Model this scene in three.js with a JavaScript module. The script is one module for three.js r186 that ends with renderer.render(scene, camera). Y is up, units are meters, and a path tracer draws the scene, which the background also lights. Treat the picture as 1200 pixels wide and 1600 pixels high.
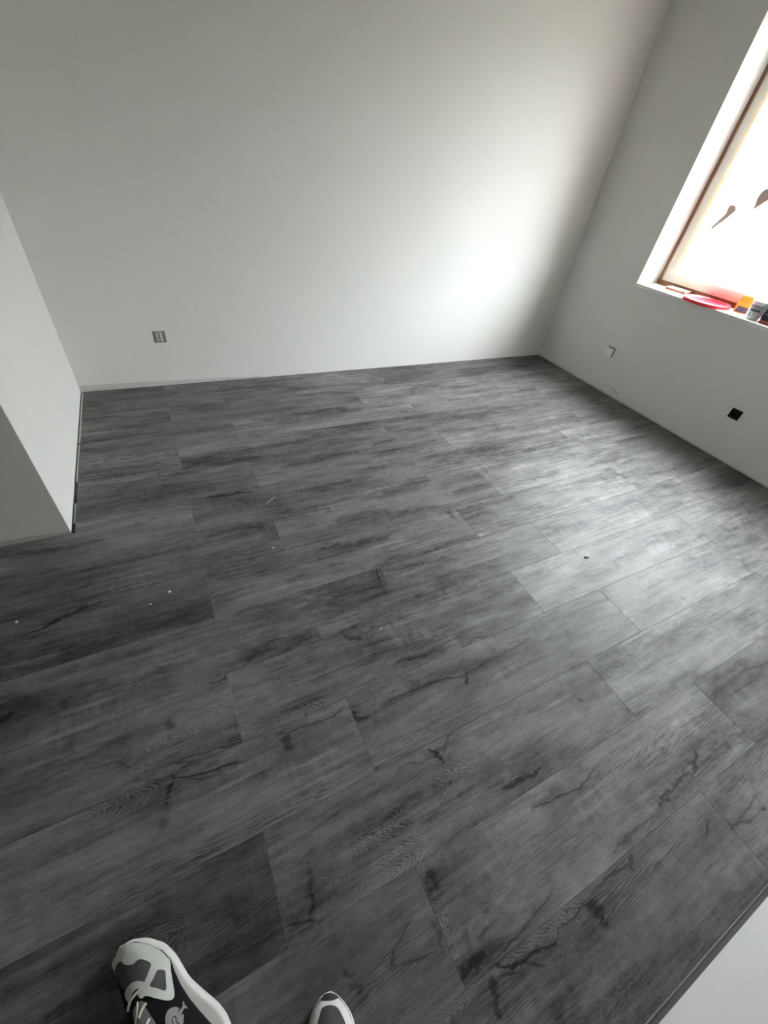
import * as THREE from 'three';
import { mergeGeometries } from 'three/addons/utils/BufferGeometryUtils.js';
import { RoundedBoxGeometry } from 'three/addons/geometries/RoundedBoxGeometry.js';
import { TessellateModifier } from 'three/addons/modifiers/TessellateModifier.js';

// ---------------------------------------------------------------- camera, sky, exposure
const scene = new THREE.Scene();
const camera = new THREE.PerspectiveCamera(2 * Math.atan(800 / 635.4) * 180 / Math.PI, 0.75, 0.02, 60);
camera.position.set(0, 1.36, 0);
camera.rotation.set(-0.72536, -0.56677, 0.16146, 'YXZ');
const renderer = new THREE.WebGLRenderer({ antialias: true });
renderer.toneMapping = THREE.LinearToneMapping;
renderer.toneMappingExposure = 53.5;
renderer.shadowMap.enabled = true;
{ // overcast sky: brightest overhead, pale ground below the horizon
  const W = 256, H = 128, d = new Float32Array(W * H * 4);
  for (let j = 0; j < H; j++) {
    const s = Math.sin(((j + 0.5) / H - 0.5) * Math.PI);
    for (let i = 0; i < W; i++) {
      const k = (j * W + i) * 4, L = s > 0 ? (1 + 3 * s) / 2.75 : 0.2;
      d[k] = L * (s > 0 ? 0.955 : 1.0); d[k + 1] = L * (s > 0 ? 1.0 : 1.0); d[k + 2] = L * (s > 0 ? 1.035 : 0.95); d[k + 3] = 1;
    }
  }
  const t = new THREE.DataTexture(d, W, H, THREE.RGBAFormat, THREE.FloatType);
  t.mapping = THREE.EquirectangularReflectionMapping; t.magFilter = THREE.LinearFilter; t.needsUpdate = true;
  scene.background = t;
}

// ---------------------------------------------------------------- helpers
function rng(seed) { let s = (seed * 2654435761) >>> 0; return () => { s = (s + 0x6d2b79f5) | 0; let t = Math.imul(s ^ (s >>> 15), 1 | s); t = (t + Math.imul(t ^ (t >>> 7), 61 | t)) ^ t; return ((t ^ (t >>> 14)) >>> 0) / 4294967296; }; }
const NT = new Float32Array(65536); { const r = rng(77); for (let i = 0; i < 65536; i++) NT[i] = r(); }
function noise(x, y) {
  const ix = Math.floor(x), iy = Math.floor(y); let fx = x - ix, fy = y - iy;
  fx = fx * fx * (3 - 2 * fx); fy = fy * fy * (3 - 2 * fy);
  const x0 = ix & 255, x1 = (ix + 1) & 255, y0 = (iy & 255) << 8, y1 = ((iy + 1) & 255) << 8;
  const a = NT[y0 + x0], b = NT[y0 + x1], c = NT[y1 + x0], e = NT[y1 + x1];
  return a + (b - a) * fx + (c - a + (a - b - c + e) * fx) * fy;
}
const clamp = (x, a, b) => Math.min(b, Math.max(a, x)), sstep = (a, b, x) => { const t = clamp((x - a) / (b - a), 0, 1); return t * t * (3 - 2 * t); };
const used = new Map();
function numbered(n) { const k = used.get(n) ?? 0; used.set(n, k + 1); return k ? n + '_' + String(k).padStart(3, '0') : n; }
function mesh(name, geo, mat, parent) {
  const m = new THREE.Mesh(Array.isArray(geo) ? mergeGeometries(geo.map((g) => g.index ? g.toNonIndexed() : g)) : geo, mat);
  m.castShadow = m.receiveShadow = true;
  if (parent) { m.name = name; parent.add(m); } else { m.name = numbered(name); scene.add(m); }
  return m;
}
function struct(name, geo, mat) { const m = mesh(name, geo, mat); m.userData.kind = 'structure'; return m; }
function tag(o, label, category, group) { o.userData.label = label; o.userData.category = category; if (group) o.userData.group = group; return o; }
function thing(name, label, category, pos = [0, 0, 0], turn = 0, group) {
  const o = new THREE.Group(); o.name = numbered(name); o.position.set(...pos); o.rotation.y = turn; scene.add(o);
  return tag(o, label, category, group);
}
const box = (x0, x1, y0, y1, z0, z1) => { const g = new THREE.BoxGeometry(x1 - x0, y1 - y0, z1 - z0); g.translate((x0 + x1) / 2, (y0 + y1) / 2, (z0 + z1) / 2); return g; };
const rbox = (x0, x1, y0, y1, z0, z1, r = 0.004, s = 3) => { const g = new RoundedBoxGeometry(x1 - x0, y1 - y0, z1 - z0, s, r); g.translate((x0 + x1) / 2, (y0 + y1) / 2, (z0 + z1) / 2); return g; };
function uvMetres(g, f) { const p = g.attributes.position, uv = new Float32Array(p.count * 2); for (let i = 0; i < p.count; i++) { const [u, v] = f(p.getX(i), p.getY(i), p.getZ(i)); uv[2 * i] = u; uv[2 * i + 1] = v; } g.setAttribute('uv', new THREE.BufferAttribute(uv, 2)); return g; }
function dataTex(W, H, fill, srgb) {
  const d = new Uint8Array(W * H * 4); fill(d);
  const t = new THREE.DataTexture(d, W, H, THREE.RGBAFormat); t.magFilter = THREE.LinearFilter; t.minFilter = THREE.LinearMipmapLinearFilter; t.generateMipmaps = true;
  if (srgb) t.colorSpace = THREE.SRGBColorSpace; t.wrapS = t.wrapT = THREE.RepeatWrapping; t.needsUpdate = true; return t;
}
const std = (c, roughness = 0.6, o = {}) => new THREE.MeshPhysicalMaterial({ color: new THREE.Color().setRGB(...c), roughness, ...o });

// ---------------------------------------------------------------- materials
const wallBump = dataTex(512, 512, (d) => { for (let j = 0; j < 512; j++) for (let i = 0; i < 512; i++) { const v = 128 * (noise(i / 8, j / 8) * 0.6 + noise(i / 3.2, j / 3.2) * 0.4) + 60; const k = (j * 512 + i) * 4; d[k] = d[k + 1] = d[k + 2] = clamp(v, 0, 255); d[k + 3] = 255; } });
wallBump.repeat.set(3, 3);
const M = {
  wall: std([0.765, 0.76, 0.725], 0.85, { bumpMap: wallBump, bumpScale: 0.0004 }),
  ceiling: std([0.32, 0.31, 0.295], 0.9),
  earth: std([0.085, 0.08, 0.062], 0.95),
  screed: std([0.30, 0.30, 0.29], 0.9),
  plaster: std([0.62, 0.59, 0.57], 0.95),
  putty: std([0.60, 0.58, 0.53], 0.95),
  gapDark: std([0.05, 0.05, 0.05], 0.9),
  foam: std([0.50, 0.49, 0.45], 0.9), foamBlue: std([0.26, 0.31, 0.33], 0.9),
  sill: std([0.80, 0.79, 0.76], 0.35),
  reveal: std([0.80, 0.80, 0.78], 0.8),
  woodFrame: std([0.26, 0.125, 0.055], 0.45), sash: std([0.60, 0.54, 0.45], 0.45), bead: std([0.8, 0.78, 0.74], 0.4),
  glass: new THREE.MeshPhysicalMaterial({ color: 0xffffff, transmission: 1, thickness: 0, roughness: 0.02, ior: 1.5 }),
  film: new THREE.MeshPhysicalMaterial({ color: new THREE.Color().setRGB(0.955, 0.96, 0.965), transmission: 0.88, thickness: 0, roughness: 0.28, ior: 1.45, side: THREE.DoubleSide }),
  tape: std([0.72, 0.60, 0.40], 0.7),
  smear: std([0.46, 0.40, 0.345], 0.9),
};

// ---------------------------------------------------------------- wood planks
const ROW0 = -2.835, ROWW = 0.2325, LEN = 1.23, JA = -0.036, JB = 0.295;
const FEATS = [
[[[-0.614,-1.132],[-0.553,-1.144],[-0.499,-1.167],[-0.432,-1.187],[-0.382,-1.197]],0.012,0.75],
[[[-0.508,-1.162],[-0.422,-1.186]],0.018,0.5],
[[[-0.216,-1.017],[-0.131,-1.020],[-0.069,-1.023]],0.004,0.5],
[[[-0.646,-0.842],[-0.627,-0.859]],0.014,0.8],
[[[0.511,-0.558],[0.585,-0.546],[0.676,-0.536]],0.01,0.6],
[[[0.562,-0.553],[0.611,-0.543]],0.012,0.5],
[[[0.403,-0.443],[0.503,-0.446],[0.628,-0.437],[0.716,-0.417],[0.819,-0.427],[0.902,-0.434],[1.023,-0.436]],0.006,0.6],
[[[0.723,-0.427],[0.706,-0.394]],0.008,0.7],
[[[0.373,-0.736],[0.392,-0.700],[0.451,-0.705],[0.482,-0.713]],0.007,0.55],
[[[0.399,-0.706],[0.423,-0.688]],0.01,0.6],
[[[0.635,-0.989],[0.622,-0.948],[0.604,-0.875]],0.006,0.75],
[[[0.629,-0.957],[0.727,-0.939],[0.837,-0.930],[0.945,-0.914]],0.004,0.6],
[[[0.639,-0.984],[0.728,-1.002],[0.804,-0.990]],0.003,0.45],
[[[-0.226,-0.503],[-0.235,-0.477],[-0.248,-0.439]],0.008,0.75],
[[[-0.252,-0.434],[-0.258,-0.395]],0.012,0.35],
[[[-0.224,-0.498],[-0.180,-0.482],[-0.130,-0.475],[-0.049,-0.461]],0.006,0.65],
[[[-0.196,-0.481],[-0.162,-0.464],[-0.116,-0.457]],0.004,0.55],
[[[0.080,-0.475],[0.085,-0.445]],0.016,0.6],
[[[0.073,-0.482],[0.152,-0.478],[0.234,-0.473],[0.276,-0.483]],0.01,0.45],
[[[0.282,-0.456],[0.323,-0.430]],0.02,0.6],
[[[0.323,-0.430],[0.447,-0.435],[0.549,-0.438]],0.008,0.3],
[[[0.473,-0.261],[0.489,-0.238],[0.494,-0.220]],0.012,0.7],
[[[0.364,-0.256],[0.399,-0.259],[0.434,-0.234]],0.005,0.4],
[[[0.494,-0.226],[0.547,-0.272],[0.568,-0.273]],0.005,0.5],
[[[0.618,-0.083],[0.665,-0.079],[0.762,-0.071]],0.014,0.65],
[[[0.663,-0.005],[0.753,0.007],[0.837,0.017],[0.921,0.001]],0.006,0.55],
[[[1.287,0.110],[1.247,0.133],[1.211,0.143]],0.018,0.6],
[[[1.210,0.136],[1.100,0.143],[1.040,0.152]],0.018,0.55],
[[[0.992,0.164],[0.874,0.166],[0.815,0.169]],0.012,0.4],
[[[0.052,-0.164],[0.043,-0.122],[0.037,-0.099]],0.01,0.5],
[[[0.043,-0.116],[0.032,-0.084],[0.027,-0.062]],0.009,0.75],
[[[-0.027,-0.080],[-0.006,-0.074],[0.028,-0.058]],0.01,0.75],
[[[-0.022,-0.069],[-0.001,-0.065]],0.006,0.5],
[[[0.319,-0.007],[0.317,0.009]],0.018,0.8],
[[[0.318,-0.044],[0.347,0.004],[0.407,0.005],[0.457,0.007]],0.005,0.3],
[[[0.299,0.168],[0.333,0.165],[0.362,0.169]],0.018,0.9],
[[[0.334,0.151],[0.342,0.127],[0.349,0.083]],0.012,0.35],
[[[0.362,0.187],[0.354,0.215],[0.336,0.261]],0.012,0.6],
[[[0.373,0.182],[0.414,0.206],[0.468,0.212],[0.534,0.226]],0.008,0.7],
[[[0.370,0.202],[0.407,0.215],[0.422,0.224]],0.006,0.5],
[[[0.433,0.206],[0.483,0.240]],0.005,0.5],
[[[0.376,0.181],[0.460,0.175],[0.532,0.165],[0.590,0.154]],0.006,0.5],
[[[0.672,0.227],[0.676,0.244]],0.02,0.65],
[[[0.684,0.199],[0.749,0.203],[0.837,0.205]],0.007,0.5],
[[[0.846,0.199],[0.828,0.208]],0.014,0.5],
[[[0.563,0.211],[0.617,0.213],[0.660,0.205]],0.004,0.55],
[[[-0.018,-1.945],[0.037,-1.964],[0.098,-1.989]],0.012,0.6],
[[[0.029,-1.674],[0.121,-1.660],[0.249,-1.655]],0.014,0.65],
[[[0.305,-1.465],[0.346,-1.446],[0.405,-1.455]],0.01,0.5],
[[[0.439,-1.165],[0.483,-1.161],[0.531,-1.165]],0.014,0.55],
[[[0.639,-0.965],[0.636,-0.928]],0.006,0.5],
[[[0.702,-2.330],[0.810,-2.329],[0.960,-2.365]],0.016,0.45],
[[[0.076,-2.428],[0.374,-2.410],[0.742,-2.389]],0.008,0.3],
[[[0.761,-1.953],[0.810,-1.954]],0.02,0.5],
[[[1.041,-1.867],[1.112,-1.877],[1.201,-1.891]],0.018,0.5],
[[[1.143,-1.186],[1.147,-1.144]],0.012,0.5],
[[[1.111,-1.197],[1.199,-1.178]],0.006,0.4],
[[[1.581,-1.462],[1.568,-1.413]],0.015,0.4],
[[[2.088,-2.018],[2.278,-2.022],[2.470,-2.018],[2.643,-2.020]],0.008,0.45],
[[[2.007,-1.915],[1.957,-1.785]],0.008,0.4],
[[[1.482,-0.254],[1.417,-0.235],[1.380,-0.221]],0.016,0.3],
[[[1.217,-0.409],[1.206,-0.373]],0.014,0.35],
[[[2.449,-0.355],[2.409,-0.301]],0.02,0.35],
[[[2.303,-0.276],[2.420,-0.275]],0.01,0.4],
[[[1.647,-0.024],[1.550,0.028]],0.016,0.35],
[[[1.658,0.009],[1.794,0.010],[1.921,0.034]],0.01,0.35],
[[[1.050,-0.182],[1.056,-0.172]],0.008,0.6],
[[[1.190,-0.085],[1.187,-0.075]],0.01,0.5],
[[[1.168,0.296],[1.208,0.290],[1.302,0.282],[1.359,0.271]],0.006,0.4],
[[[1.199,0.265],[1.196,0.285],[1.258,0.305],[1.348,0.306]],0.006,0.45],
[[[1.104,0.266],[1.140,0.250]],0.005,0.5],
[[[0.233,0.039],[0.175,0.068],[0.161,0.085],[0.217,0.099],[0.265,0.106]],0.006,0.45],
[[[0.282,0.062],[0.292,0.085],[0.278,0.113]],0.008,0.4],
[[[0.066,0.046],[0.075,0.053]],0.01,0.5],
[[[0.076,0.075],[0.083,0.083]],0.009,0.5],
[[[-0.141,-0.186],[-0.135,-0.167]],0.012,0.35],
[[[-0.140,-0.155],[-0.126,-0.139]],0.01,0.4],
[[[-0.135,-0.044],[-0.119,-0.046]],0.01,0.4],
[[[-0.733,-1.547],[-0.610,-1.531],[-0.503,-1.529]],0.02,0.45],
[[[-0.691,-1.532],[-0.568,-1.530]],0.02,0.3],
[[[-0.493,-1.259],[-0.454,-1.291]],0.006,0.4],
[[[-0.515,-1.314],[-0.434,-1.326],[-0.424,-1.363]],0.005,0.4],
[[[-0.089,-0.727],[-0.050,-0.725],[-0.044,-0.738]],0.01,0.5],
[[[0.017,-0.750],[0.067,-0.780],[0.132,-0.774]],0.012,0.45],
[[[-0.049,-0.729],[0.058,-0.745],[0.220,-0.756]],0.01,0.35],
[[[0.103,-0.791],[0.130,-0.807],[0.165,-0.807]],0.014,0.5],
[[[-0.176,-1.828],[-0.092,-1.817]],0.01,0.4],
[[[-0.491,-2.936],[-0.352,-2.934],[-0.245,-2.921]],0.012,0.5],
[[[0.557,-2.846],[0.694,-2.840],[0.885,-2.835]],0.014,0.35],
[[[0.445,-2.549],[0.571,-2.547],[0.625,-2.554]],0.02,0.4],
[[[2.685,-2.509],[2.919,-2.518],[3.155,-2.515]],0.02,0.4],
[[[-0.620,-0.630],[-0.566,-0.621],[-0.468,-0.633]],0.01,0.35],
[[[-0.423,-0.613],[-0.363,-0.603],[-0.325,-0.568]],0.006,0.4],
[[[1.526,-0.494],[1.526,-0.431]],0.004,0.5]
];
// cathedral figures: apex x, z, a point down the axis x, z
const CATH = [[-0.266, -0.5, -0.422, -0.501], [-0.393, -0.608, -0.352, -0.709], [-0.044, -0.604, -0.408, -0.589], [0.211, -0.526, 0.003, -0.513], [0.31, -0.1, 0.075, -0.099], [0.323, -0.123, 0.17, -0.122], [0.304, 0.073, 0.171, 0.076], [0.328, -0.061, 0.226, -0.067], [0.638, 0.204, 0.42, 0.199], [0.297, 0.202, 0.213, 0.189], [1.193, 0.283, 1.42, 0.28], [-0.248, -0.168, -0.371, -0.171], [0.542, -0.157, 0.453, -0.162], [0.628, -1.411, 0.297, -1.379], [1.588, -1.036, 2.579, -1.089], [1.647, -0.764, 2.279, -0.86], [1.74, -0.639, 2.048, -0.644]];
const TW = 1280, TH = 240;
const fibre = dataTex(1024, 512, (d) => { for (let j = 0; j < 512; j++) for (let i = 0; i < 1024; i++) { const k = (j * 1024 + i) * 4, a = noise(i / 40, j / 1.6), b = noise(i / 90 + 31, j / 3.5 + 9), c = noise(i / 14 + 7, j / 1.3 + 70); const v = 255 * clamp(0.45 * a + 0.3 * b + 0.25 * c - (c > 0.8 ? 0.3 : 0), 0, 1); d[k] = d[k + 1] = d[k + 2] = v; d[k + 3] = 255; } });
const fibreMap = fibre; fibreMap.repeat.set(1 / 0.9, 1 / 0.42);
function plankTexture(seed, px, pz, tone, feats, caths, extra) {
  const r = rng(seed * 131 + 5), ox = r() * 200, oy = r() * 200;
  const val = new Float32Array(TW * TH), dark = new Float32Array(TW * TH);
  const cs = caths.map(([ax, az, bx, bz]) => [ax - px, az - pz, bx >= ax ? 1 : -1, 0.05 + r() * 0.02, Math.abs(bx - ax)]);
  if (!cs.length && r() < 0.35) cs.push([r() * LEN, (0.25 + 0.5 * r()) * ROWW, r() < 0.5 ? 1 : -1, 0.05 + 0.03 * r(), 0.25 + 0.4 * r()]);
  const grain = new Float32Array(TW * TH), loops = 20 + 16 * r(), fig = 0.16 + 0.12 * r();
  for (let j = 0; j < TH; j++) {
    const v = (j + 0.5) / TH * ROWW;
    for (let i = 0; i < TW; i++) {
      const u = (i + 0.5) / TW * LEN;
      const wv = v + 0.016 * (noise(u * 2.2 + ox, v * 7 + oy) - 0.5) + 0.006 * (noise(u * 8 + oy, v * 25 + ox) - 0.5);
      const low = noise(u * 1.5 + ox + 11, wv * 8 + oy), low2 = noise(u * 4 + oy + 3, wv * 20 + ox), mid = noise(u * 11 + ox + 60, wv * 55 + oy);
      const s1 = noise(u * 4 + ox, wv * 90 + oy), s2 = noise(u * 10 + oy, wv * 230 + ox), s3 = noise(u * 45 + ox, wv * 520 + oy), s4 = noise(u * 260 + 9, v * 620 + ox), iso = noise(u * 34 + oy, v * 62 + ox) * 0.5 + noise(u * 85 + ox, v * 130 + oy) * 0.3 + noise(u * 14 + 17, v * 30 + oy) * 0.5;
      // year rings: contours of a stretched field, straight where it is calm, looping where it swells
      let ring = 270 * v + loops * noise(u * 1.25 + ox + 90, v * 9 + oy) + 1.6 * noise(u * 7 + ox, v * 45 + oy) + 0.7 * noise(u * 30, v * 150 + oy), amp = fig * (0.25 + 1.1 * sstep(0.3, 0.75, noise(u * 1.8 + oy, v * 14 + 40 + ox)));
      for (const [ax, az, dir, slope, len] of cs) {
        const along = (u - ax) * dir, dv = Math.abs(wv - az);
        if (along < -0.04 || along > len + 0.08 || dv > 0.07) continue;
        const m = sstep(-0.04, 0.01, along) * (1 - sstep(len * 0.7, len + 0.08, along)) * (1 - sstep(0.02, 0.07, dv));
        if (m < 0.02) continue;
        const rr = along * 62 - Math.sqrt(dv * dv + 0.00002) * (150 + 240 * along) + 2.6 * noise(u * 14 + ox, v * 50 + oy) + 1.1 * noise(u * 60, v * 160);
        if (m > 0.35) { ring = rr; amp = (0.16 + 0.3 * noise(u * 9 + ox, v * 30)) * sstep(0.35, 0.75, m) + 0.05; } else amp *= 1 - m * 2.4;
      }
      const q = ring - Math.floor(ring), line = q * q * (1 - sstep(0.86, 1, q));
      let c = 1 + 0.5 * (low - 0.5) + 0.44 * (low2 - 0.5) + 0.26 * (mid - 0.5) + 0.36 * (iso - 0.65) + 0.24 * (s1 - 0.5) + 0.28 * (s2 - 0.5) + 0.40 * (s3 - 0.5) + 0.16 * (s4 - 0.5);
      c -= amp * (line * 1.9 - 0.35);
      if (s3 > 0.70) c -= (s3 - 0.70) * 1.1;                       // pores
      const rip = noise(u * 70 + ox, v * 22 + oy), rm = noise(u * 6 + oy + 20, v * 14 + ox);
      c += 0.26 * sstep(0.55, 0.85, rm) * (rip - 0.42) + 0.30 * sstep(0.62, 0.9, rm) * sstep(0.5, 0.9, s1);   // pale ripple and scrape marks across the grain
      val[j * TW + i] = c; grain[j * TW + i] = clamp(0.62 + 1.1 * (line - 0.3) + 1.4 * (s2 - 0.5) + 0.8 * (s3 - 0.5), 0, 1.3);
    }
  }
  const draw = (P, w0, s, soft = 1) => {       // a streak or check along P, in plank metres
    const segs = Math.max(1, P.length - 1);
    for (let q = 0; q < segs; q++) {
      const [ax, ay] = P[q], [bx, by] = P[Math.min(q + 1, P.length - 1)], R = w0 * 3.4, rx = R * 2.2;
      const i0 = Math.max(0, Math.floor((Math.min(ax, bx) - rx) / LEN * TW)), i1 = Math.min(TW - 1, Math.ceil((Math.max(ax, bx) + rx) / LEN * TW));
      const j0 = Math.max(0, Math.floor((Math.min(ay, by) - R) / ROWW * TH)), j1 = Math.min(TH - 1, Math.ceil((Math.max(ay, by) + R) / ROWW * TH));
      const dx = bx - ax, dy = by - ay, L2 = dx * dx + dy * dy + 1e-9;
      for (let j = j0; j <= j1; j++) for (let i = i0; i <= i1; i++) {
        const u = (i + 0.5) / TW * LEN, v = (j + 0.5) / TH * ROWW, n = noise(u * 26 + ox, v * 80 + oy), n2 = noise(u * 60 + oy, v * 340 + ox), n3 = noise(u * 90 + 5, v * 150 + oy);
        const t = clamp(((u - ax) * dx + (v - ay) * dy) / L2, 0, 1), g = segs > 1 ? (q + t) / segs : 0.5, w = w0 * (0.4 + 0.6 * Math.sin(Math.PI * clamp(g, 0.03, 0.97)));
        const ex = (u - ax - dx * t) / 2, ey = v - ay - dy * t + (n - 0.5) * w0 * 1.5 + (n3 - 0.5) * w0 * 0.9, d2 = (ex * ex + ey * ey) / (w * w);
        const k = j * TW + i, core = Math.exp(-d2 * 1.7) * (0.7 + 0.7 * n2) * soft, halo = Math.exp(-d2 * 0.42) * grain[k] * (0.25 + 0.9 * n);
        const a = s * Math.min(1, core + halo * (soft < 0.5 ? 1.15 : 0.7));
        dark[k] = Math.max(dark[k], Math.min(0.9, a));
      }
    }
  };
  for (const [P, w, s] of feats) { const Q = P.map(([x, z]) => [x - px, z - pz]); draw(Q, w * 0.72, Math.min(0.97, s * 1.35), 0.9); draw(Q, w * 2 + 0.010, s * 0.85, 0.22); }
  for (let e = 0; e < extra; e++) {                                  // dark mineral streaks, knots and checks of this board
    let x = r() * LEN, y = (0.08 + 0.84 * r()) * ROWW; const P = [[x, y]], n = 2 + Math.floor(r() * 4);
    for (let q = 0; q < n; q++) { x += 0.03 + 0.06 * r(); y += (r() - 0.5) * 0.012; P.push([x, y]); }
    { const w = 0.002 + 0.008 * r() * r(), q = 0.3 + 0.4 * r(); draw(P, w, q, 0.7); draw(P, w * 2 + 0.008, q, 0.2); }
    if (r() < 0.6) { const [kx, ky] = P[Math.floor(r() * P.length)]; draw([[kx, ky], [kx + 0.012 * (r() - 0.5), ky + 0.02 * (r() - 0.5)]], 0.006 + 0.006 * r(), 0.6); }
    if (r() < 0.8) draw([[x - 0.28, y], [x - 0.1, y + 0.012 * (r() - 0.5)], [x, y]], 0.02, 0.5, 0.2);
  }
  return dataTex(TW, TH, (d) => {
    for (let k = 0; k < TW * TH; k++) {
      const c = Math.max(0.12, 1 + (val[k] - 1) * 1.2) * tone * (1 - dark[k]), s = (x) => 255 * (x <= 0.0031308 ? 12.92 * x : 1.055 * Math.pow(x, 1 / 2.4) - 0.055);
      d[k * 4] = clamp(s(c * 1.0), 0, 255); d[k * 4 + 1] = clamp(s(c * 0.995), 0, 255); d[k * 4 + 2] = clamp(s(c * 0.955), 0, 255); d[k * 4 + 3] = 255;
    }
  }, true);
}
function woodMaterial(tex) {
  tex.repeat.set(1 / LEN, 1 / ROWW); tex.wrapS = tex.wrapT = THREE.MirroredRepeatWrapping;
  return new THREE.MeshPhysicalMaterial({ map: tex, roughness: 0.5, bumpMap: fibreMap, bumpScale: 0.0003, specularIntensity: 0.52 });
}

const V2 = (pts) => pts.map((p) => new THREE.Vector2(...p));
// ---------------------------------------------------------------- the setting
const XR = 3.375, ZB = -2.92, ZF = 0.424, XL = -0.505, ZL = -1.613, XH = -2.4, CE = 2.62;
const floor = struct('floor', box(XH - 0.2, XR + 0.3, -0.2, -0.0085, ZB - 0.2, ZF + 0.2), M.screed);
const tones = rng(5);
// boards seen to be clearly darker or paler than their neighbours: row, place in the row
const TONE = { '7,-1': 0.74, '10,0': 0.84, '11,-1': 0.72, '11,0': 1.0, '9,-1': 1.06, '9,0': 1.0, '10,-1': 1.04, '12,0': 1.06, '12,1': 0.82, '13,1': 0.98, '0,0': 1.12, '0,1': 0.8, '1,0': 0.9, '1,1': 1.14, '8,0': 0.98, '8,1': 1.1, '7,0': 1.0, '7,1': 1.16, '6,1': 1.12, '13,0': 0.8, '12,-1': 0.78, '13,-1': 0.76, '10,1': 1.08, '9,1': 1.1 };
let generic = null, nPlank = 0;
for (let k = -1; k < 14; k++) {
  const z0 = ROW0 + k * ROWW, z1 = z0 + ROWW, za = Math.max(z0, ZB + 0.004), zb = Math.min(z1, 0.408), J = ((k + 2) % 2 === 0) ? JB : JA;
  const hidden = z1 <= ZL;                                            // row stands wholly beside the projecting block
  for (let n = -3; n < 4; n++) {
    const full = J + n * LEN, x0 = Math.max(full, hidden ? XL + 0.0145 : XH + 0.005), x1 = Math.min(full + LEN, XR - 0.004);
    if (x1 - x0 < 0.01) continue;
    const g = 0.00025, s = new THREE.Shape(), xa = x0 + g, xb = x1 - g, notch = !hidden && z0 < ZL && x0 < XL;
    const y0 = -(zb - g), y1 = -(za + g);                             // shape y = -z
    if (notch) { const zn = -(ZL + 0.012), xn = XL + 0.0145; s.moveTo(xa, y0); s.lineTo(xb, y0); if (xb > xn) { s.lineTo(xb, y1); s.lineTo(xn, y1); s.lineTo(xn, zn); } else s.lineTo(xb, zn); s.lineTo(xa, zn); }
    else { s.moveTo(xa, y0); s.lineTo(xb, y0); s.lineTo(xb, y1); s.lineTo(xa, y1); }
    s.closePath();
    const b = 0.0006, geo = new THREE.ExtrudeGeometry(s, { depth: 0.006, bevelEnabled: true, bevelThickness: b, bevelSize: b, bevelOffset: -b, bevelSegments: 1 });
    geo.rotateX(-Math.PI / 2); geo.translate(0, -0.0072, 0);
    nPlank++;
    const pick = tones(), tone = 0.153 * (TONE[k + ',' + n] ?? 0.84 + 0.3 * pick), far = x1 < -0.62;
    uvMetres(geo, (x, y, z) => [x - full, z - z0]);
    let mat;
    if (far && generic) mat = generic;
    else {
      const inside = ([x, z]) => x >= x0 && x < x1 && z >= za && z < zb;
      const fs = FEATS.filter((f) => inside(f[0][Math.floor(f[0].length / 2)])), cs = CATH.filter((c) => inside([c[0], c[1]]));
      mat = woodMaterial(plankTexture(nPlank, full, z0, tone, fs, cs, fs.length > 2 ? 1 : fs.length ? 2 : 4));
      if (far) generic = mat;
    }
    mesh(nPlank > 1 ? 'plank_' + String(nPlank - 1).padStart(3, '0') : 'plank', geo, mat, floor);
  }
}
// walls: a pierced inner layer on a solid outer one; local x to the right, y up
function wallGeo(w0, w1, h, t, holes, through) {
  const s = new THREE.Shape([[w0, -0.008], [w1, -0.008], [w1, h], [w0, h]].map((p) => new THREE.Vector2(...p))), o = new THREE.Shape([[w0, -0.008], [w1, -0.008], [w1, h], [w0, h]].map((p) => new THREE.Vector2(...p)));
  const hole = ([a, b, c, d]) => new THREE.Path([[a, c], [a, d], [b, d], [b, c]].map((p) => new THREE.Vector2(...p)));
  for (const q of [...holes, ...through]) s.holes.push(hole(q));
  for (const q of through) o.holes.push(hole(q));
  const a = new THREE.ExtrudeGeometry(s, { depth: 0.07, bevelEnabled: false }), b = new THREE.ExtrudeGeometry(o, { depth: t - 0.07, bevelEnabled: false });
  a.translate(0, 0, -0.07); b.translate(0, 0, -t);
  return [a, b];                                                      // face at z = 0, looking to +z
}
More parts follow.
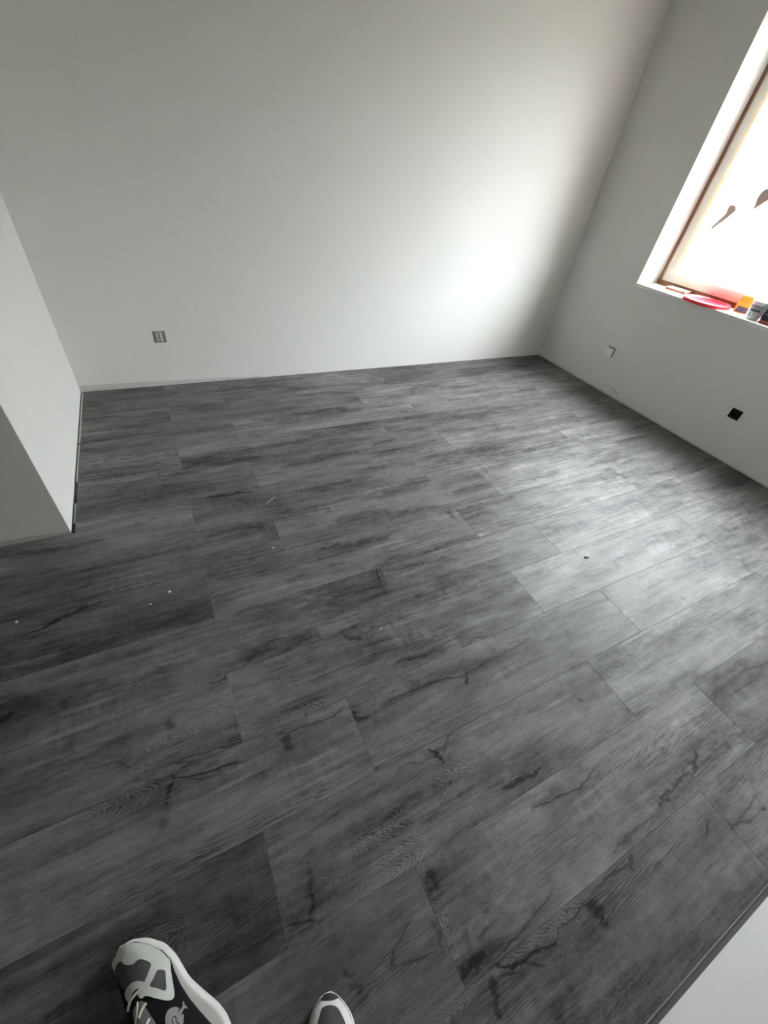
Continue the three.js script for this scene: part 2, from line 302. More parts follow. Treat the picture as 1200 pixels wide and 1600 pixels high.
{
  const BX = [-0.0275, 0.0445, 0.278, 0.350];                         // socket box in the back wall
  const back = struct('wall_back', wallGeo(XL - 0.02, XR + 0.36, CE, 0.22, [BX], []), M.wall); back.position.set(0, 0, ZB);
  const WZ = [2.247, 0.36, 0.80, 2.30];                               // window: -z from, -z to, y from, y to
  // right wall: local x = z, face turned to -x
  const rg = wallGeo(ZB, ZF + 0.02, CE, 0.36, [[-1.1535, -1.0835, 0.272, 0.338]], [[-WZ[0], -WZ[1], WZ[2], WZ[3]]]);
  const right = struct('wall_right', rg, M.wall); right.rotation.y = -Math.PI / 2; right.position.set(XR, 0, 0);
  const scuff = new THREE.Shape(); scuff.moveTo(-2.045, 0.056); scuff.quadraticCurveTo(-2.01, 0.068, -1.985, 0.06); scuff.quadraticCurveTo(-1.955, 0.05, -1.945, 0.030); scuff.quadraticCurveTo(-1.965, 0.047, -1.99, 0.052); scuff.quadraticCurveTo(-2.02, 0.058, -2.045, 0.056);
  const sg = new THREE.ExtrudeGeometry(scuff, { depth: 0.0004, bevelEnabled: false });
  mesh('scuff_mark', sg, std([0.50, 0.49, 0.46], 0.9), right).userData.label = 'grey scuff mark';
  struct('unseen_wall_left', box(XH - 0.2, XH, -0.008, CE, ZB - 0.2, ZF + 0.2), M.wall);  // hallway end, out of view; placed to bounce light onto the block front
  struct('wall_block', rbox(XH - 0.01, XL, -0.008, CE + 0.01, ZB - 0.1, ZL, 0.0015, 2), M.wall);
  struct('wall_front', box(XH - 0.2, XR + 0.36, -0.008, CE, ZF, ZF + 0.2), M.wall);
  { // unseen bank outside, placed to block low sky and darken the upper walls
    const h = new THREE.Shape(V2([[4.6, -0.6], [16, -0.6], [16, 3.5], [12.5, 3.4], [10.6, 3.0], [8.2, 1.7], [6.4, 0.4], [5.4, 0.05], [4.6, -0.05]]));
    const g = new THREE.ExtrudeGeometry(h, { depth: 30, bevelEnabled: false }); g.translate(0, 0, -16); struct('unseen_hill', g, M.earth);
    struct('ground', box(XR + 0.36, 5.2, -0.5, -0.12, -16, 14), M.earth);
  }
  struct('ceiling', box(XH - 0.2, XR + 0.36, CE, CE + 0.2, ZB - 0.25, ZF + 0.25), M.ceiling);  // out of view; its grey is chosen to keep the upper walls dimmer

  // unpainted plaster edges along the foot of the walls
  const band = (pts, d) => new THREE.ExtrudeGeometry(new THREE.Shape(pts.map((p) => new THREE.Vector2(...p))), { depth: d, bevelEnabled: false });
  const e1 = struct('trim_1', band([[XL + 0.001, 0], [-0.2, 0], [0.2, 0], [0.62, 0], [0.62, 0.006], [0.35, 0.018], [0.1, 0.024], [-0.12, 0.031], [XL + 0.001, 0.040]], 0.0012), M.plaster); e1.position.z = ZB;
  const e2 = struct('trim_2', band([[XH + 0.02, 0], [XL - 0.002, 0], [XL - 0.002, 0.006], [-0.62, 0.016], [-0.8, 0.022], [XH + 0.02, 0.03]], 0.0012), M.putty); e2.position.z = ZL;
  const e3 = struct('trim_3', band([[ZB + 0.02, 0], [-2.2, 0.0], [-0.4, 0], [-0.4, 0.005], [-1.2, 0.009], [-2.2, 0.012], [ZB + 0.02, 0.010]], 0.001), M.plaster); e3.rotation.y = -Math.PI / 2; e3.position.x = XR;
  // expansion gaps: dark joint, with pieces of edge foam
  struct('trim_4', box(XL, XL + 0.0145, -0.0085, -0.0055, ZB, ZL), M.gapDark);
  const f1 = struct('trim_5', rbox(XL + 0.0065, XL + 0.0135, -0.0055, 0.001, ZB + 0.02, -2.315, 0.0015), M.foam);
  const f2 = struct('trim_6', rbox(XL + 0.0065, XL + 0.0130, -0.0055, 0.001, -2.30, -1.965, 0.0015), M.foam);
  struct('trim_7', rbox(XL + 0.0065, XL + 0.014, -0.0055, 0.0005, -1.80, -1.665, 0.0015), M.foamBlue);
  struct('trim_8', box(XH, XR, -0.0085, -0.0045, 0.408, ZF), std([0.085, 0.085, 0.088], 0.7));
  struct('trim_9', rbox(XH, XR, -0.006, 0.0002, 0.4082, 0.4112, 0.0008, 2), std([0.2, 0.2, 0.195], 0.5));
  // window sill, reveal lining
  struct('sill', rbox(XR - 0.016, XR + 0.262, 0.795, 0.822, -2.2465, -0.3605, 0.003), M.sill);
}
// ---------------------------------------------------------------- window
const FX = 3.612;                                                     // room-side face of the outer frame
{
  const w = new THREE.Group(); w.name = 'window_1'; w.userData.kind = 'structure'; scene.add(w);
  const z0 = -2.247, z1 = -0.36, y0 = 0.822, y1 = 2.30, o = 0.045, zm = (z0 + z1) / 2;
  mesh('outer_frame', [rbox(FX, FX + 0.07, y0, y0 + o, z0, z1), rbox(FX, FX + 0.07, y1 - o, y1, z0, z1), rbox(FX, FX + 0.07, y0 + o, y1 - o, z0, z0 + o), rbox(FX, FX + 0.07, y0 + o, y1 - o, z1 - o, z1), rbox(FX, FX + 0.07, y0 + o, y1 - o, zm - 0.03, zm + 0.03)], M.woodFrame, w);
  for (const [a, b] of [[z0 + o - 0.012, zm - 0.02], [zm + 0.02, z1 - o + 0.012]]) {
    const c = y0 + o - 0.012, d = y1 - o + 0.012, t = 0.086, X = FX - 0.012;
    const sash = mesh('sash', [rbox(X, X + 0.06, c, c + t, a, b), rbox(X, X + 0.06, d - t, d, a, b), rbox(X, X + 0.06, c + t, d - t, a, a + t), rbox(X, X + 0.06, c + t, d - t, b - t, b)], M.sash, w);
    mesh('glazing_bead', [rbox(X + 0.012, X + 0.03, c + t, c + t + 0.012, a + t, b - t, 0.003), rbox(X + 0.012, X + 0.03, d - t - 0.012, d - t, a + t, b - t, 0.003), rbox(X + 0.012, X + 0.03, c + t, d - t, a + t, a + t + 0.012, 0.003), rbox(X + 0.012, X + 0.03, c + t, d - t, b - t - 0.012, b - t, 0.003)], M.bead, sash);
    const pane = new THREE.PlaneGeometry(b - a - 2 * t, d - c - 2 * t); pane.rotateY(-Math.PI / 2); pane.translate(X + 0.032, (c + d) / 2, (a + b) / 2);
    mesh('pane', pane, M.glass, sash);
  }
}
{ // protective film taped over both sashes, with brown smears on it
  const f = thing('protective_film', 'milky wrinkled plastic sheet taped over the whole window, with brown smears', 'plastic film');
  const za = -2.214, zb = -0.40, ya = 0.862, yb = 2.27, nz = 90, ny = 90, X = FX - 0.018, g = new THREE.PlaneGeometry(zb - za, yb - ya, nz, ny), p = g.attributes.position;
  const bulge = (z, y) => { const u = (z - za) / (zb - za), v = (y - ya) / (yb - ya), e = Math.min(1, 12 * Math.min(u, 1 - u, v, 1 - v)); return -(0.0015 + e * (0.006 * noise(z * 7 + 3, y * 5 + 1) + 0.004 * noise((z + y) * 19, (z - y) * 6 + 4) + 0.0025 * noise((z * 2 - y) * 22 + 40, y * 9))); };
  for (let i = 0; i < p.count; i++) { const z = za + (p.getX(i) + (zb - za) / 2), y = ya + p.getY(i) + (yb - ya) / 2; p.setXYZ(i, X + bulge(z, y), y, z + 0.006 * (noise(y * 14, z > -1 ? 3 : 9) - 0.5)); }
  g.computeVertexNormals();
  mesh('sheet', g, M.film, f);
  const strip = (a, b, c, d, seed) => { // ragged tape strip lying on the film's edge
    const along = (d - c) > (b - a), n = 40, s = new THREE.PlaneGeometry(b - a, d - c, along ? 2 : n, along ? n : 2), q = s.attributes.position;
    for (let i = 0; i < q.count; i++) { const z = (a + b) / 2 + q.getX(i), y = (c + d) / 2 + q.getY(i), k = 0.006 * (noise((along ? y : z) * 16 + seed, seed) - 0.5); q.setXYZ(i, X - 0.0032 + bulge(z, y) * 0.9, y + (along ? 0 : k), z + (along ? k : 0)); }
    s.computeVertexNormals(); return s;
  };
  const tp = M.tape; tp.side = THREE.DoubleSide; tp.transmission = 0.35;
  mesh('tape_strip', strip(-2.150, -2.125, 0.93, 1.55, 3), tp, f).userData.label = 'cream masking tape strip';
  mesh('tape_strip', strip(-2.154, -2.136, 1.58, 2.24, 8), tp, f);
  const smear = (pts, name = 'brown_smear') => {
    const cz = pts.reduce((a, q) => a + q[0], 0) / pts.length, cy = pts.reduce((a, q) => a + q[1], 0) / pts.length; pts = pts.map(([z, y]) => [cz + (z - cz) * 1.22, cy + (y - cy) * 1.1]);
    const s = new THREE.Shape(); s.moveTo(...pts[0]); s.splineThru(pts.slice(1).concat([pts[0]]).map((v) => new THREE.Vector2(...v)));
    const e = new THREE.ExtrudeGeometry(s, { depth: 0.0012, bevelEnabled: false, curveSegments: 6 }); e.rotateY(-Math.PI / 2); e.translate(X - 0.0105, 0, 0);
    const m = mesh(name, e, M.smear, f); m.userData.label = 'brown smear on the film'; return m;
  };
  smear([[-2.0270, 1.2181], [-2.0369, 1.2256], [-2.0255, 1.2494], [-2.0089, 1.2843], [-1.9998, 1.3033], [-2.0033, 1.3273], [-1.9983, 1.3453], [-1.9813, 1.3458], [-1.9660, 1.3393], [-1.9588, 1.3230], [-1.9713, 1.3004], [-1.9895, 1.2693], [-2.0104, 1.2409]]);
  smear([[-1.8501, 1.3499], [-1.8472, 1.3686], [-1.8534, 1.3941], [-1.8544, 1.4231], [-1.8454, 1.4433], [-1.8317, 1.4512], [-1.8146, 1.4593], [-1.7957, 1.4488], [-1.7908, 1.4368], [-1.7950, 1.4109], [-1.8143, 1.3892], [-1.8304, 1.3675]]);
}
// ---------------------------------------------------------------- boxes in the walls
{
  const s = thing('socket_box', 'open flush socket box with cream inserts, low on the plain white back wall', 'socket box', [0.0085, 0.314, ZB]);
  const h = 0.0352, t = 0.002, D = 0.055, shell = [box(-h, h, -h, h, -D, -D + t), box(-h, -h + t, -h, h, -D + t, 0.0015), box(h - t, h, -h, h, -D + t, 0.0015), box(-h + t, h - t, h - t, h, -D + t, 0.0015), box(-h + t, h - t, -h, -h + t, -D + t, 0.0015)];
  mesh('box_shell', shell, std([0.50, 0.50, 0.48], 0.6), s);
  mesh('insert', rbox(-0.021, -0.002, -0.031, 0.032, -0.03, -0.0015, 0.002), std([0.47, 0.455, 0.37], 0.5), s);
  mesh('insert', rbox(0.003, 0.017, -0.027, 0.030, -0.03, 0.0, 0.002), std([0.72, 0.70, 0.58], 0.5), s);
  mesh('mounting_plate', rbox(-0.033, 0.033, -0.033, 0.033, -0.016, -0.010, 0.001), std([0.36, 0.355, 0.33], 0.6), s);
  mesh('screw', [new THREE.CylinderGeometry(0.0035, 0.0035, 0.004, 12).rotateX(Math.PI / 2).translate(-0.001, -0.027, -0.008)], std([0.5, 0.5, 0.48], 0.35, { metalness: 0.8 }), s);
}
{
  const b = thing('junction_box', 'empty black square junction box sunk in the wall under the window', 'junction box', [XR, 0.305, -1.1185]);
  const h = 0.0345, v = 0.0325, t = 0.002, D = 0.06;
  mesh('box_shell', [box(D - t, D, -v, v, -h, h), box(-0.0012, D - t, -v, v, -h, -h + t), box(-0.0012, D - t, -v, v, h - t, h), box(-0.0012, D - t, v - t, v, -h + t, h - t), box(-0.0012, D - t, -v, -v + t, -h + t, h - t)], std([0.012, 0.012, 0.012], 0.6), b);
  for (const q of [1, -1]) mesh('screw_post', new THREE.CylinderGeometry(0.004, 0.004, 0.03, 10).rotateZ(Math.PI / 2).translate(0.018, q * (v - 0.006), -q * (h - 0.006)), std([0.02, 0.02, 0.02], 0.5), b);
}
{
  const c = thing('blanking_cover', 'small white square cover projecting from the wall, left of the black box', 'cover plate', [XR, 0.312, -2.188]);
  mesh('back_plate', rbox(-0.006, 0, -0.039, 0.039, -0.039, 0.039, 0.002), M.sill, c);
  mesh('cover', rbox(-0.026, -0.018, -0.036, 0.031, -0.035, 0.030, 0.003), std([0.86, 0.86, 0.84], 0.4), c);
  mesh('cover_shaded_side', rbox(-0.020, -0.006, -0.035, 0.030, -0.034, 0.036, 0.002), std([0.36, 0.36, 0.34], 0.6), c).userData.label = 'side of the white cover, shade painted in grey';  // side of the white cover, its shade put into the grey colour
  mesh('slot', rbox(-0.0085, -0.0055, 0.0325, 0.0375, -0.034, 0.034, 0.0008), std([0.04, 0.04, 0.04], 0.7), c).userData.label = 'dark slot along the top edge';
}
// ---------------------------------------------------------------- things on the sill
const SY = 0.822;
{
  const l = thing('bucket_lid', 'round red plastic bucket lid lying flat on the window sill', 'lid', [3.452, SY, -1.735]);
  const red = std([0.78, 0.012, 0.035], 0.28), R = 0.152;
  const prof = [[0, 0.0115], [0.09, 0.0115], [R - 0.026, 0.012], [R - 0.022, 0.0185], [R - 0.016, 0.021], [R - 0.004, 0.021], [R, 0.0175], [R, 0.002], [R - 0.0025, 0.0], [R - 0.005, 0.002], [R - 0.005, 0.014], [R - 0.018, 0.016], [R - 0.024, 0.0085], [0.09, 0.0085], [0, 0.0085]].map((p) => new THREE.Vector2(...p));
  mesh('lid_disc', new THREE.LatheGeometry(prof, 72), red, l);
  mesh('pull_tab', rbox(R - 0.004, R + 0.012, 0.001, 0.004, -0.014, 0.014, 0.0012), red, l).rotation.y = 0.6;
}
{
  const s = thing('sanding_pad', 'thin cream pad with brown edge behind the red lid', 'sanding pad', [3.545, SY, -2.015], 0.12);
  mesh('foam_body', rbox(-0.045, 0.045, 0, 0.014, -0.075, 0.075, 0.002), std([0.38, 0.17, 0.12], 0.85), s);
  mesh('pad_face', rbox(-0.0455, 0.0455, 0.014, 0.0195, -0.0755, 0.0755, 0.002), std([0.82, 0.72, 0.48], 0.8), s);
}
{
  const o = thing('filler_bag', 'small orange packet with dark print standing behind the white tub', 'packet', [3.535, SY, -1.535], 0.25);
  const g = new THREE.BoxGeometry(0.042, 0.098, 0.085, 6, 14, 8), p = g.attributes.position;
  for (let i = 0; i < p.count; i++) { const y = p.getY(i) + 0.049, q = clamp((y - 0.062) / 0.036, 0, 1); let x = p.getX(i) * (1 - 0.86 * q), z = p.getZ(i) * (1 - 0.1 * q); x += 0.006 * (noise(z * 60 + 5, y * 40) - 0.5); z += 0.006 * (noise(y * 50, p.getX(i) * 50) - 0.5) * q; p.setXYZ(i, x, y, z); }
  g.computeVertexNormals();
  mesh('packet_body', g, std([0.86, 0.30, 0.03], 0.5), o);
  mesh('dark_print', rbox(-0.0255, -0.019, 0.006, 0.036, -0.03, 0.036, 0.001), std([0.06, 0.04, 0.09], 0.6), o).userData.label = 'dark purple printed panel';
}
{
  const t = thing('plastic_tub', 'white plastic tub with a grey printed label near the sill edge', 'tub', [3.447, SY, -1.418], 0);
  const prof = [[0, 0], [0.037, 0], [0.040, 0.003], [0.0445, 0.096], [0.048, 0.097], [0.048, 0.103], [0.0445, 0.1065], [0, 0.1065]].map((p) => new THREE.Vector2(...p));
  mesh('tub_body', new THREE.LatheGeometry(prof, 40), std([0.80, 0.80, 0.77], 0.35), t);
  const cv = document.createElement('canvas'); cv.width = 256; cv.height = 192; const c = cv.getContext('2d');
  c.fillStyle = '#b9bdbb'; c.fillRect(0, 0, 256, 192); c.fillStyle = '#8d9593'; c.fillRect(0, 0, 256, 50); c.fillStyle = '#3b3f52'; c.fillRect(40, 62, 150, 38); c.fillStyle = '#6c7078'; c.fillRect(58, 122, 26, 44); c.fillRect(110, 126, 50, 12); c.fillStyle = '#a8793f'; c.fillRect(120, 30, 34, 16); c.fillStyle = '#d4d8d6'; c.fillRect(206, 0, 50, 192);
  const tex = new THREE.CanvasTexture(cv); tex.colorSpace = THREE.SRGBColorSpace;
  const lab = new THREE.CylinderGeometry(0.0446, 0.0417, 0.07, 24, 1, true, 0, 2.3); 
  const lm = std([1, 1, 1], 0.5, { map: tex, side: THREE.DoubleSide });
  const L = mesh('label', lab, lm, t); L.position.y = 0.048; L.rotation.y = -Math.PI / 2 - 1.15 + 0.3; L.userData.label = 'grey printed label';
}
{
  const d = thing('dark_tin', 'dark navy box with a red stripe at its foot, beside the white tub', 'box', [3.470, SY, -1.292], 0.1);
  mesh('box_body', rbox(-0.05, 0.05, 0.018, 0.125, -0.07, 0.07, 0.003), std([0.012, 0.018, 0.035], 0.4), d);
  mesh('foot_stripe', rbox(-0.0505, 0.0505, 0, 0.018, -0.0705, 0.0705, 0.003), std([0.52, 0.16, 0.13], 0.5), d);
  mesh('print_band', rbox(-0.0508, -0.049, 0.045, 0.056, -0.06, 0.06, 0.0005), std([0.12, 0.17, 0.22], 0.5), d);
}
// ---------------------------------------------------------------- sneakers
const lerpTab = (X, Y, x) => { if (x <= X[0]) return Y[0]; for (let i = 1; i < X.length; i++) if (x <= X[i]) { const t = (x - X[i - 1]) / (X[i] - X[i - 1]); return Y[i - 1] + (Y[i] - Y[i - 1]) * t; } return Y[Y.length - 1]; };
const SH = {
  um: [[0, .02, .037, .07, .098, .13, .16, .186, .206, .231, .2656, .29, .304], [.004, .020, .028, .0256, .0235, .0221, .0234, .0276, .0327, .031, .0188, .006, -.008]],
  ul: [[0, .02, .05, .1, .15, .2, .23, .26, .285, .297, .304], [-.022, -.045, -.058, -.068, -.07, -.062, -.055, -.048, -.042, -.036, -.012]],
  cr: [[0, .1, .15, .2, .25, .3], [-.012, -.036, -.042, -.033, -.012, -.01]],
  hc: [[0, .03, .07, .12, .17, .22, .26, .285, .304], [.088, .098, .1, .094, .084, .07, .058, .049, .036]],
  mo: [[-.012, 0, .0366, .0563, .0787, .1234, .1567, .189, .2082, .2415, .2786, .3012, .3125], [.004, .03, .0455, .0495, .0495, .0423, .0375, .0402, .0419, .0385, .0225, .0032, -.0176]],
  ml: [[-.012, 0, .05, .1, .15, .2, .25, .285, .3006, .3125], [-.02, -.042, -.056, -.064, -.064, -.058, -.050, -.046, -.0422, -.0185]],
};
const RSH = { // the right foot, in the same frame (+t to the right)
  um: [[0, .02, .05, .1, .15, .2, .24, .2604, .2727, .2844, .2953, .298, .303], [.02, .036, .046, .05, .056, .062, .062, .058, .0514, .0417, .0286, .0251, .01]],
  ul: [[0, .02, .05, .1, .15, .2, .24, .2632, .2784, .2876, .296, .303], [-.012, -.026, -.03, -.03, -.03, -.034, -.034, -.0296, -.0249, -.0178, -.0113, .008]],
  cr: [[0, .15, .304], [.006, .012, .011]], hc: SH.hc,
  mo: [[-.012, 0, .05, .1, .15, .2, .24, .2603, .2718, .2847, .2957, .3014, .305], [.012, .034, .05, .053, .058, .064, .066, .0624, .0568, .0452, .031, .0205, .0085]],
  ml: [[-.012, 0, .05, .1, .15, .2, .24, .2623, .2787, .2881, .2965, .3018, .305], [.0, -.022, -.04, -.042, -.04, -.042, -.039, -.0327, -.0273, -.0202, -.0127, -.0049, .008]],
};
const Y0 = 0.034;
function shoeHeight(S, s, t) {
  const m = lerpTab(...S.um, s), l = lerpTab(...S.ul, s), c = clamp(lerpTab(...S.cr, s), l + 0.002, m - 0.002), h = lerpTab(...S.hc, s);
  const u = Math.min(1, t > c ? (t - c) / Math.max(m - c, 0.003) : (c - t) / Math.max(c - l, 0.003));
  return Y0 + (h - Y0) * Math.pow(Math.max(0, 1 - Math.pow(u, 2.2)), 0.6);
}
function smoothPoly(pts) { return new THREE.CatmullRomCurve3(pts.map(([a, b]) => new THREE.Vector3(a, b, 0)), true, 'centripetal').getPoints(pts.length * 4).slice(0, -1).map((v) => [v.x, v.y]); }
function drape(S, pts, thick, lift, holes = []) { // a panel laid over the upper; pts are [s, t]
  const sh = new THREE.Shape(V2(smoothPoly(pts))); for (const h of holes) sh.holes.push(new THREE.Path(V2(smoothPoly(h))));
  let g = new THREE.ExtrudeGeometry(sh, { depth: thick, bevelEnabled: false });
  g = new TessellateModifier(0.005, 6).modify(g.toNonIndexed ? (g.index ? g.toNonIndexed() : g) : g);
  const p = g.attributes.position;
  for (let i = 0; i < p.count; i++) { const s = p.getX(i), t = p.getY(i), z = p.getZ(i); p.setXYZ(i, t, shoeHeight(S, s, t) + lift + z, -s); }
  g.deleteAttribute('normal'); g.computeVertexNormals(); return g;
}
function upperGeo(S) {
  const ns = 60, nt = 40, pos = [], idx = [];
  for (let i = 0; i <= ns; i++) { const s = 0.304 * Math.sin((i / ns) * Math.PI / 2 * 0.999) ** 0.9; const m = lerpTab(...S.um, s), l = lerpTab(...S.ul, s);
    for (let j = 0; j <= nt; j++) { const q = -Math.cos(j / nt * Math.PI), t = (m + l) / 2 + q * (m - l) / 2; pos.push(t, shoeHeight(S, s, t), -s); }
  }
  for (let i = 0; i < ns; i++) for (let j = 0; j < nt; j++) { const a = i * (nt + 1) + j, b = a + 1, c = a + nt + 1, d = c + 1; idx.push(a, b, c, b, d, c); }
  const g = new THREE.BufferGeometry(); g.setAttribute('position', new THREE.Float32BufferAttribute(pos, 3)); g.setIndex(idx); g.computeVertexNormals(); return g;
}
function soleGeo(S, rings) { // rings: [y, inset]
  const n = 40, out = [], pos = [], idx = [];
  for (let i = 0; i <= n; i++) { const s = -0.012 + (S.mo[0][S.mo[0].length - 1] + 0.012) * (0.5 - 0.5 * Math.cos(i / n * Math.PI)); out.push([lerpTab(...S.mo, s), -s]); }
  for (let i = n - 1; i > 0; i--) { const s = -0.012 + (S.mo[0][S.mo[0].length - 1] + 0.012) * (0.5 - 0.5 * Math.cos(i / n * Math.PI)); out.push([lerpTab(...S.ml, s), -s]); }
  const N = out.length, cx = out.reduce((a, p) => a + p[0], 0) / N;
  const normal = (k) => { const a = out[(k + N - 1) % N], b = out[(k + 1) % N], dx = b[0] - a[0], dz = b[1] - a[1], L = Math.hypot(dx, dz) || 1; return [-dz / L, dx / L]; };
  for (const [y, inset] of rings) out.forEach((p, k) => { const nn = normal(k), sg = (nn[0] * (cx - p[0]) + nn[1] * (-0.15 - p[1])) > 0 ? 1 : -1; pos.push(p[0] + nn[0] * inset * sg, y, p[1] + nn[1] * inset * sg); });
  for (let r = 0; r < rings.length - 1; r++) for (let k = 0; k < N; k++) { const a = r * N + k, b = r * N + (k + 1) % N; idx.push(a, b, a + N, b, b + N, a + N); }
  const cap = (r, flip) => { const c = pos.length / 3; pos.push(cx, rings[r][0], -0.15); for (let k = 0; k < N; k++) { const a = r * N + k, b = r * N + (k + 1) % N; flip ? idx.push(a, b, c) : idx.push(b, a, c); } };
  cap(0, false); cap(rings.length - 1, true);
  const g = new THREE.BufferGeometry(); g.setAttribute('position', new THREE.Float32BufferAttribute(pos, 3)); g.setIndex(idx); g.computeVertexNormals(); return g;
}
const SM = {
  white: std([0.74, 0.73, 0.69], 0.55), off: std([0.52, 0.53, 0.49], 0.6), black: std([0.010, 0.010, 0.011], 0.9, { specularIntensity: 0.25 }), grey: std([0.075, 0.073, 0.075], 0.85), navy: std([0.03, 0.033, 0.04], 0.6),
  lace: std([0.66, 0.64, 0.56], 0.8), logo: std([0.26, 0.26, 0.25], 0.6), rubber: std([0.02, 0.02, 0.02], 0.8, { specularIntensity: 0.4 }), sock: std([0.03, 0.03, 0.032], 0.95),
};
[SM.black, SM.white, SM.off, SM.grey].forEach((m) => { m.side = THREE.DoubleSide; });
function shoeBase(S, label, pos, fd) {
  const g = thing('sneaker', label, 'sneaker', pos, Math.atan2(-fd[0], -fd[1]), 'sneakers worn by the photographer');
  mesh('outsole', soleGeo(S, [[0.0005, 0.004], [0.004, 0.0005], [0.009, 0.001]]), SM.rubber, g);
  mesh('midsole', soleGeo(S, [[0.0085, 0.0012], [0.013, 0], [0.021, 0.0002], [0.028, 0.0018], [0.033, 0.005], [0.0345, 0.010]]), SM.white, g);
  mesh('upper', upperGeo(S), SM.black, g);
  // padded collar and dark sock in the opening
  const ring = [], c = (s) => lerpTab(...S.cr, s) * 0.9;
  for (let k = 0; k < 28; k++) { const a = k / 28 * Math.PI * 2, s = 0.062 + 0.05 * Math.cos(a), t = c(s) + 0.031 * Math.sin(a); ring.push(new THREE.Vector3(t, 0.1 + 0.012 * Math.cos(a) ** 2, -s)); }
  mesh('collar', new THREE.TubeGeometry(new THREE.CatmullRomCurve3(ring, true), 60, 0.007, 10, true), SM.grey, g);
  const sock = new THREE.SphereGeometry(1, 28, 16); sock.scale(0.031, 0.03, 0.05); sock.translate(c(0.062), 0.098, -0.062);
  mesh('sock', sock, SM.sock, g);
  return g;
}
const tube = (pts, r) => new THREE.TubeGeometry(new THREE.CatmullRomCurve3(pts), 24, r, 8, false);
{
  const g = shoeBase(SH, 'black and white sneaker with cream laces and thick white sole, left of the two', [-0.19, 0, 0.06], [-0.4801, -0.8772]);
  const hole = [[0.2101, 0.012], [0.2072, 0.015], [0.2019, 0.0187], [0.1973, 0.0195], [0.1855, 0.0141], [0.1736, 0.0088], [0.1722, 0.0069], [0.1741, 0.0047], [0.1872, -0.0006], [0.2016, -0.0067], [0.2053, 0.0024]];
  const cap = [[0.2971, -0.0397], [0.3026, -0.0289], [0.303, -0.0168], [0.302, -0.0071], [0.2852, 0.0071], [0.266, 0.0180], [0.247, 0.0250], [0.2307, 0.0298], [0.2169, 0.0310], [0.2059, 0.0318], [0.1899, 0.025], [0.1689, 0.0176], [0.1531, 0.0113], [0.151, 0.0082], [0.1541, 0.0034], [0.1743, -0.0076], [0.1964, -0.0191], [0.1982, -0.0242], [0.208, -0.0263], [0.2142, -0.0193], [0.2139, -0.0133], [0.2156, -0.0087], [0.221, 0.0014], [0.2279, 0.0098], [0.2418, 0.0062], [0.2525, 0.0008], [0.2561, -0.0048], [0.2569, -0.0095], [0.2616, -0.0149], [0.2679, -0.0197], [0.2752, -0.0227], [0.2835, -0.024], [0.2868, -0.0325], [0.2841, -0.0409]];
  mesh('mesh_panel', drape(SH, [[0.2855, -0.0399], [0.2871, -0.0265], [0.2677, -0.0067], [0.2286, 0.0124], [0.1967, 0.0244], [0.1664, 0.008], [0.2009, -0.0119], [0.218, -0.0123], [0.2328, -0.0247], [0.2409, -0.0403], [0.2599, -0.0421]], 0.0006, 0.0004), SM.grey, g);
  mesh('toe_cap', drape(SH, cap, 0.0014, 0.0008, [hole]), SM.off, g).userData.label = 'pale grey toe cap with a cut-out';
  mesh('lace_stay', drape(SH, [[0.2188, -0.0437], [0.2296, -0.0439], [0.2345, -0.0416], [0.2368, -0.0334], [0.2336, -0.0242], [0.2273, -0.0173], [0.2198, -0.0126], [0.2125, -0.0104], [0.21, -0.0154], [0.2187, -0.0244], [0.2193, -0.0344], [0.2154, -0.0431]], 0.0014, 0.0016), SM.off, g);
  const onTop = (pts, up) => pts.map(([s, t]) => new THREE.Vector3(t, shoeHeight(SH, s, t) + up, -s));
  for (const [pts, r] of [[[[0.211, -0.0181], [0.2133, -0.0272], [0.2144, -0.0385], [0.2078, -0.05]], 0.0026], [[[0.1861, -0.0218], [0.1847, -0.0303], [0.1798, -0.0403]], 0.0026], [[[0.2007, -0.031], [0.1892, -0.0389], [0.1781, -0.0491]], 0.0015], [[[0.1629, -0.0284], [0.1602, -0.0361], [0.156, -0.046]], 0.0028], [[[0.14, -0.03], [0.137, -0.039], [0.132, -0.048]], 0.0028]]) mesh('lace', tube(onTop(pts, 0.0025), r), SM.lace, g);
  mesh('tongue', drape(SH, [[0.196, -0.026], [0.18, -0.026], [0.13, -0.03], [0.13, -0.055], [0.175, -0.05], [0.198, -0.042]], 0.002, 0.0002), std([0.2, 0.2, 0.19], 0.8), g);
  const badge = mesh('side_badge', drape(SH, [[0.1391, 0.004], [0.1438, -0.0021], [0.1433, -0.0079], [0.1379, -0.0129], [0.13, -0.0152], [0.1169, -0.008], [0.1066, 0.0005], [0.1116, 0.0055], [0.118, 0.0081], [0.1204, 0.0048], [0.1273, 0.0037], [0.1306, 0.0075]], 0.001, 0.0006), SM.logo, g);
  badge.userData.label = 'round grey side emblem';
  mesh('emblem_tab', drape(SH, [[0.1265, 0.0042], [0.1207, 0.0053], [0.1229, 0.0125], [0.1184, 0.0154], [0.1232, 0.0157], [0.1279, 0.0149], [0.1324, 0.0163], [0.1334, 0.0149], [0.1284, 0.0124]], 0.001, 0.0008), SM.logo, badge);
  mesh('emblem_line', tube(onTop([[0.1185, -0.0085], [0.1245, -0.0072], [0.1285, -0.0055], [0.1278, -0.0018], [0.1235, -0.0012], [0.12, -0.003], [0.112, -0.002]], 0.0016), 0.0007), SM.black, badge);
}
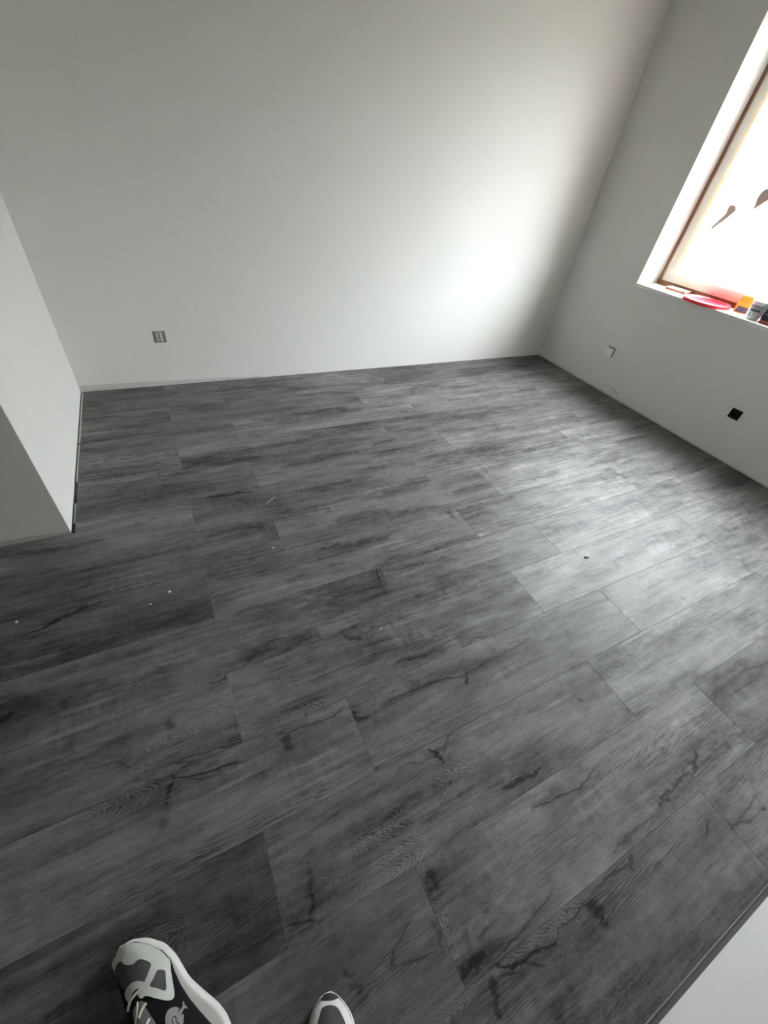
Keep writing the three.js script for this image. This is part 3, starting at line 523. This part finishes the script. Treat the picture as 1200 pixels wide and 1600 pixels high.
{
  const fd = [0.4311, -0.9023], g = shoeBase(RSH, 'sneaker with grey mesh toe in a white rim, right of the two', [-0.113, 0, 0.3263], fd);
  const ring = [[0.15, -0.012], [0.2, -0.017], [0.24, -0.0185], [0.264, -0.0155], [0.276, -0.0112], [0.2831, -0.0083], [0.2865, -0.0009], [0.2874, 0.0103], [0.2846, 0.0219], [0.2793, 0.0288], [0.271, 0.0357], [0.2629, 0.041], [0.24, 0.045], [0.2, 0.045], [0.15, 0.042]];
  const out = [[0.14, -0.028], [0.2, -0.033], [0.24, -0.033], [0.2632, -0.0288], [0.2784, -0.0242], [0.2876, -0.0172], [0.2948, -0.0105], [0.2945, -0.0029], [0.2948, 0.0136], [0.2965, 0.0245], [0.294, 0.028], [0.2834, 0.0412], [0.2717, 0.0508], [0.2604, 0.057], [0.24, 0.0605], [0.2, 0.060], [0.14, 0.053]];
  mesh('mesh_panel', drape(RSH, ring.map(([s, t]) => [s + (s > 0.2 ? 0.003 : -0.002), 0.012 + (t - 0.012) * 1.12]), 0.0006, 0.0004), SM.grey, g);
  mesh('toe_cap', drape(RSH, out, 0.0014, 0.0008, [ring]), SM.white, g).userData.label = 'white rim round the mesh toe';
  mesh('toe_bumper', drape(RSH, [[0.2945, -0.0096], [0.300, -0.0066], [0.3021, -0.0018], [0.3028, 0.0090], [0.3015, 0.018], [0.297, 0.0253], [0.294, 0.0139], [0.294, -0.0028]], 0.002, 0.0016), SM.navy, g).userData.label = 'dark toe bumper';
  const onTop = (pts, up) => pts.map(([s, t]) => new THREE.Vector3(t, shoeHeight(RSH, s, t) + up, -s));
  for (const s of [0.2, 0.18, 0.16, 0.14]) mesh('lace', tube(onTop([[s, -0.006], [s + 0.004, 0.012], [s, 0.03]], 0.003), 0.0026), SM.lace, g);
}
// ---------------------------------------------------------------- debris on the floor
{
  const crumb = (seed, r) => { const g = new THREE.IcosahedronGeometry(r, 1), p = g.attributes.position; for (let i = 0; i < p.count; i++) { const x = p.getX(i), y = p.getY(i), z = p.getZ(i), k = 0.7 + 0.6 * noise(x / r * 1.7 + seed * 7, (y + z) / r * 1.7 + seed); p.setXYZ(i, x * k, Math.max(0, y * k * 0.7 + r * 0.35), z * k); } g.computeVertexNormals(); return g; };
  const white = std([0.85, 0.84, 0.80], 0.8), put = (name, g, m, x, z, label, cat) => { const o = mesh(name, g, m); o.position.set(x, 0, z); tag(o, label, cat, cat === 'crumb' ? 'plaster crumbs on the floor' : undefined); return o; };
  put('plaster_crumb', crumb(1, 0.0042), white, -0.644, -1.197, 'white plaster crumb near the corner of the projecting wall', 'crumb');
  put('plaster_crumb', crumb(2, 0.005), white, -0.171, -1.15, 'larger white crumb on a dark plank, beside a tiny one', 'crumb');
  put('plaster_crumb', crumb(3, 0.0026), white, -0.239, -1.117, 'tiny white crumb beside the larger crumb on a dark plank', 'crumb');
  put('plaster_crumb', crumb(4, 0.0036), white, 0.251, -1.241, 'white crumb near a plank end, below the splinter', 'crumb');
  put('plaster_crumb', crumb(5, 0.003), white, 0.517, -0.701, 'single white crumb in the middle of the floor', 'crumb');
  const s = put('splinter', rbox(-0.034, 0.034, 0, 0.002, -0.001, 0.001, 0.0006), std([0.55, 0.52, 0.44], 0.7), 0.321, -1.554, 'thin pale wood splinter lying across a plank', 'splinter'); s.rotation.y = 0.62;
  const b = put('floor_chip', rbox(-0.011, 0.011, 0, 0.005, -0.003, 0.003, 0.001), std([0.008, 0.008, 0.008], 0.6), 1.626, -0.676, 'small black chip lying in the bright patch of floor', 'chip'); b.rotation.y = -0.5;
}
renderer.render(scene, camera);
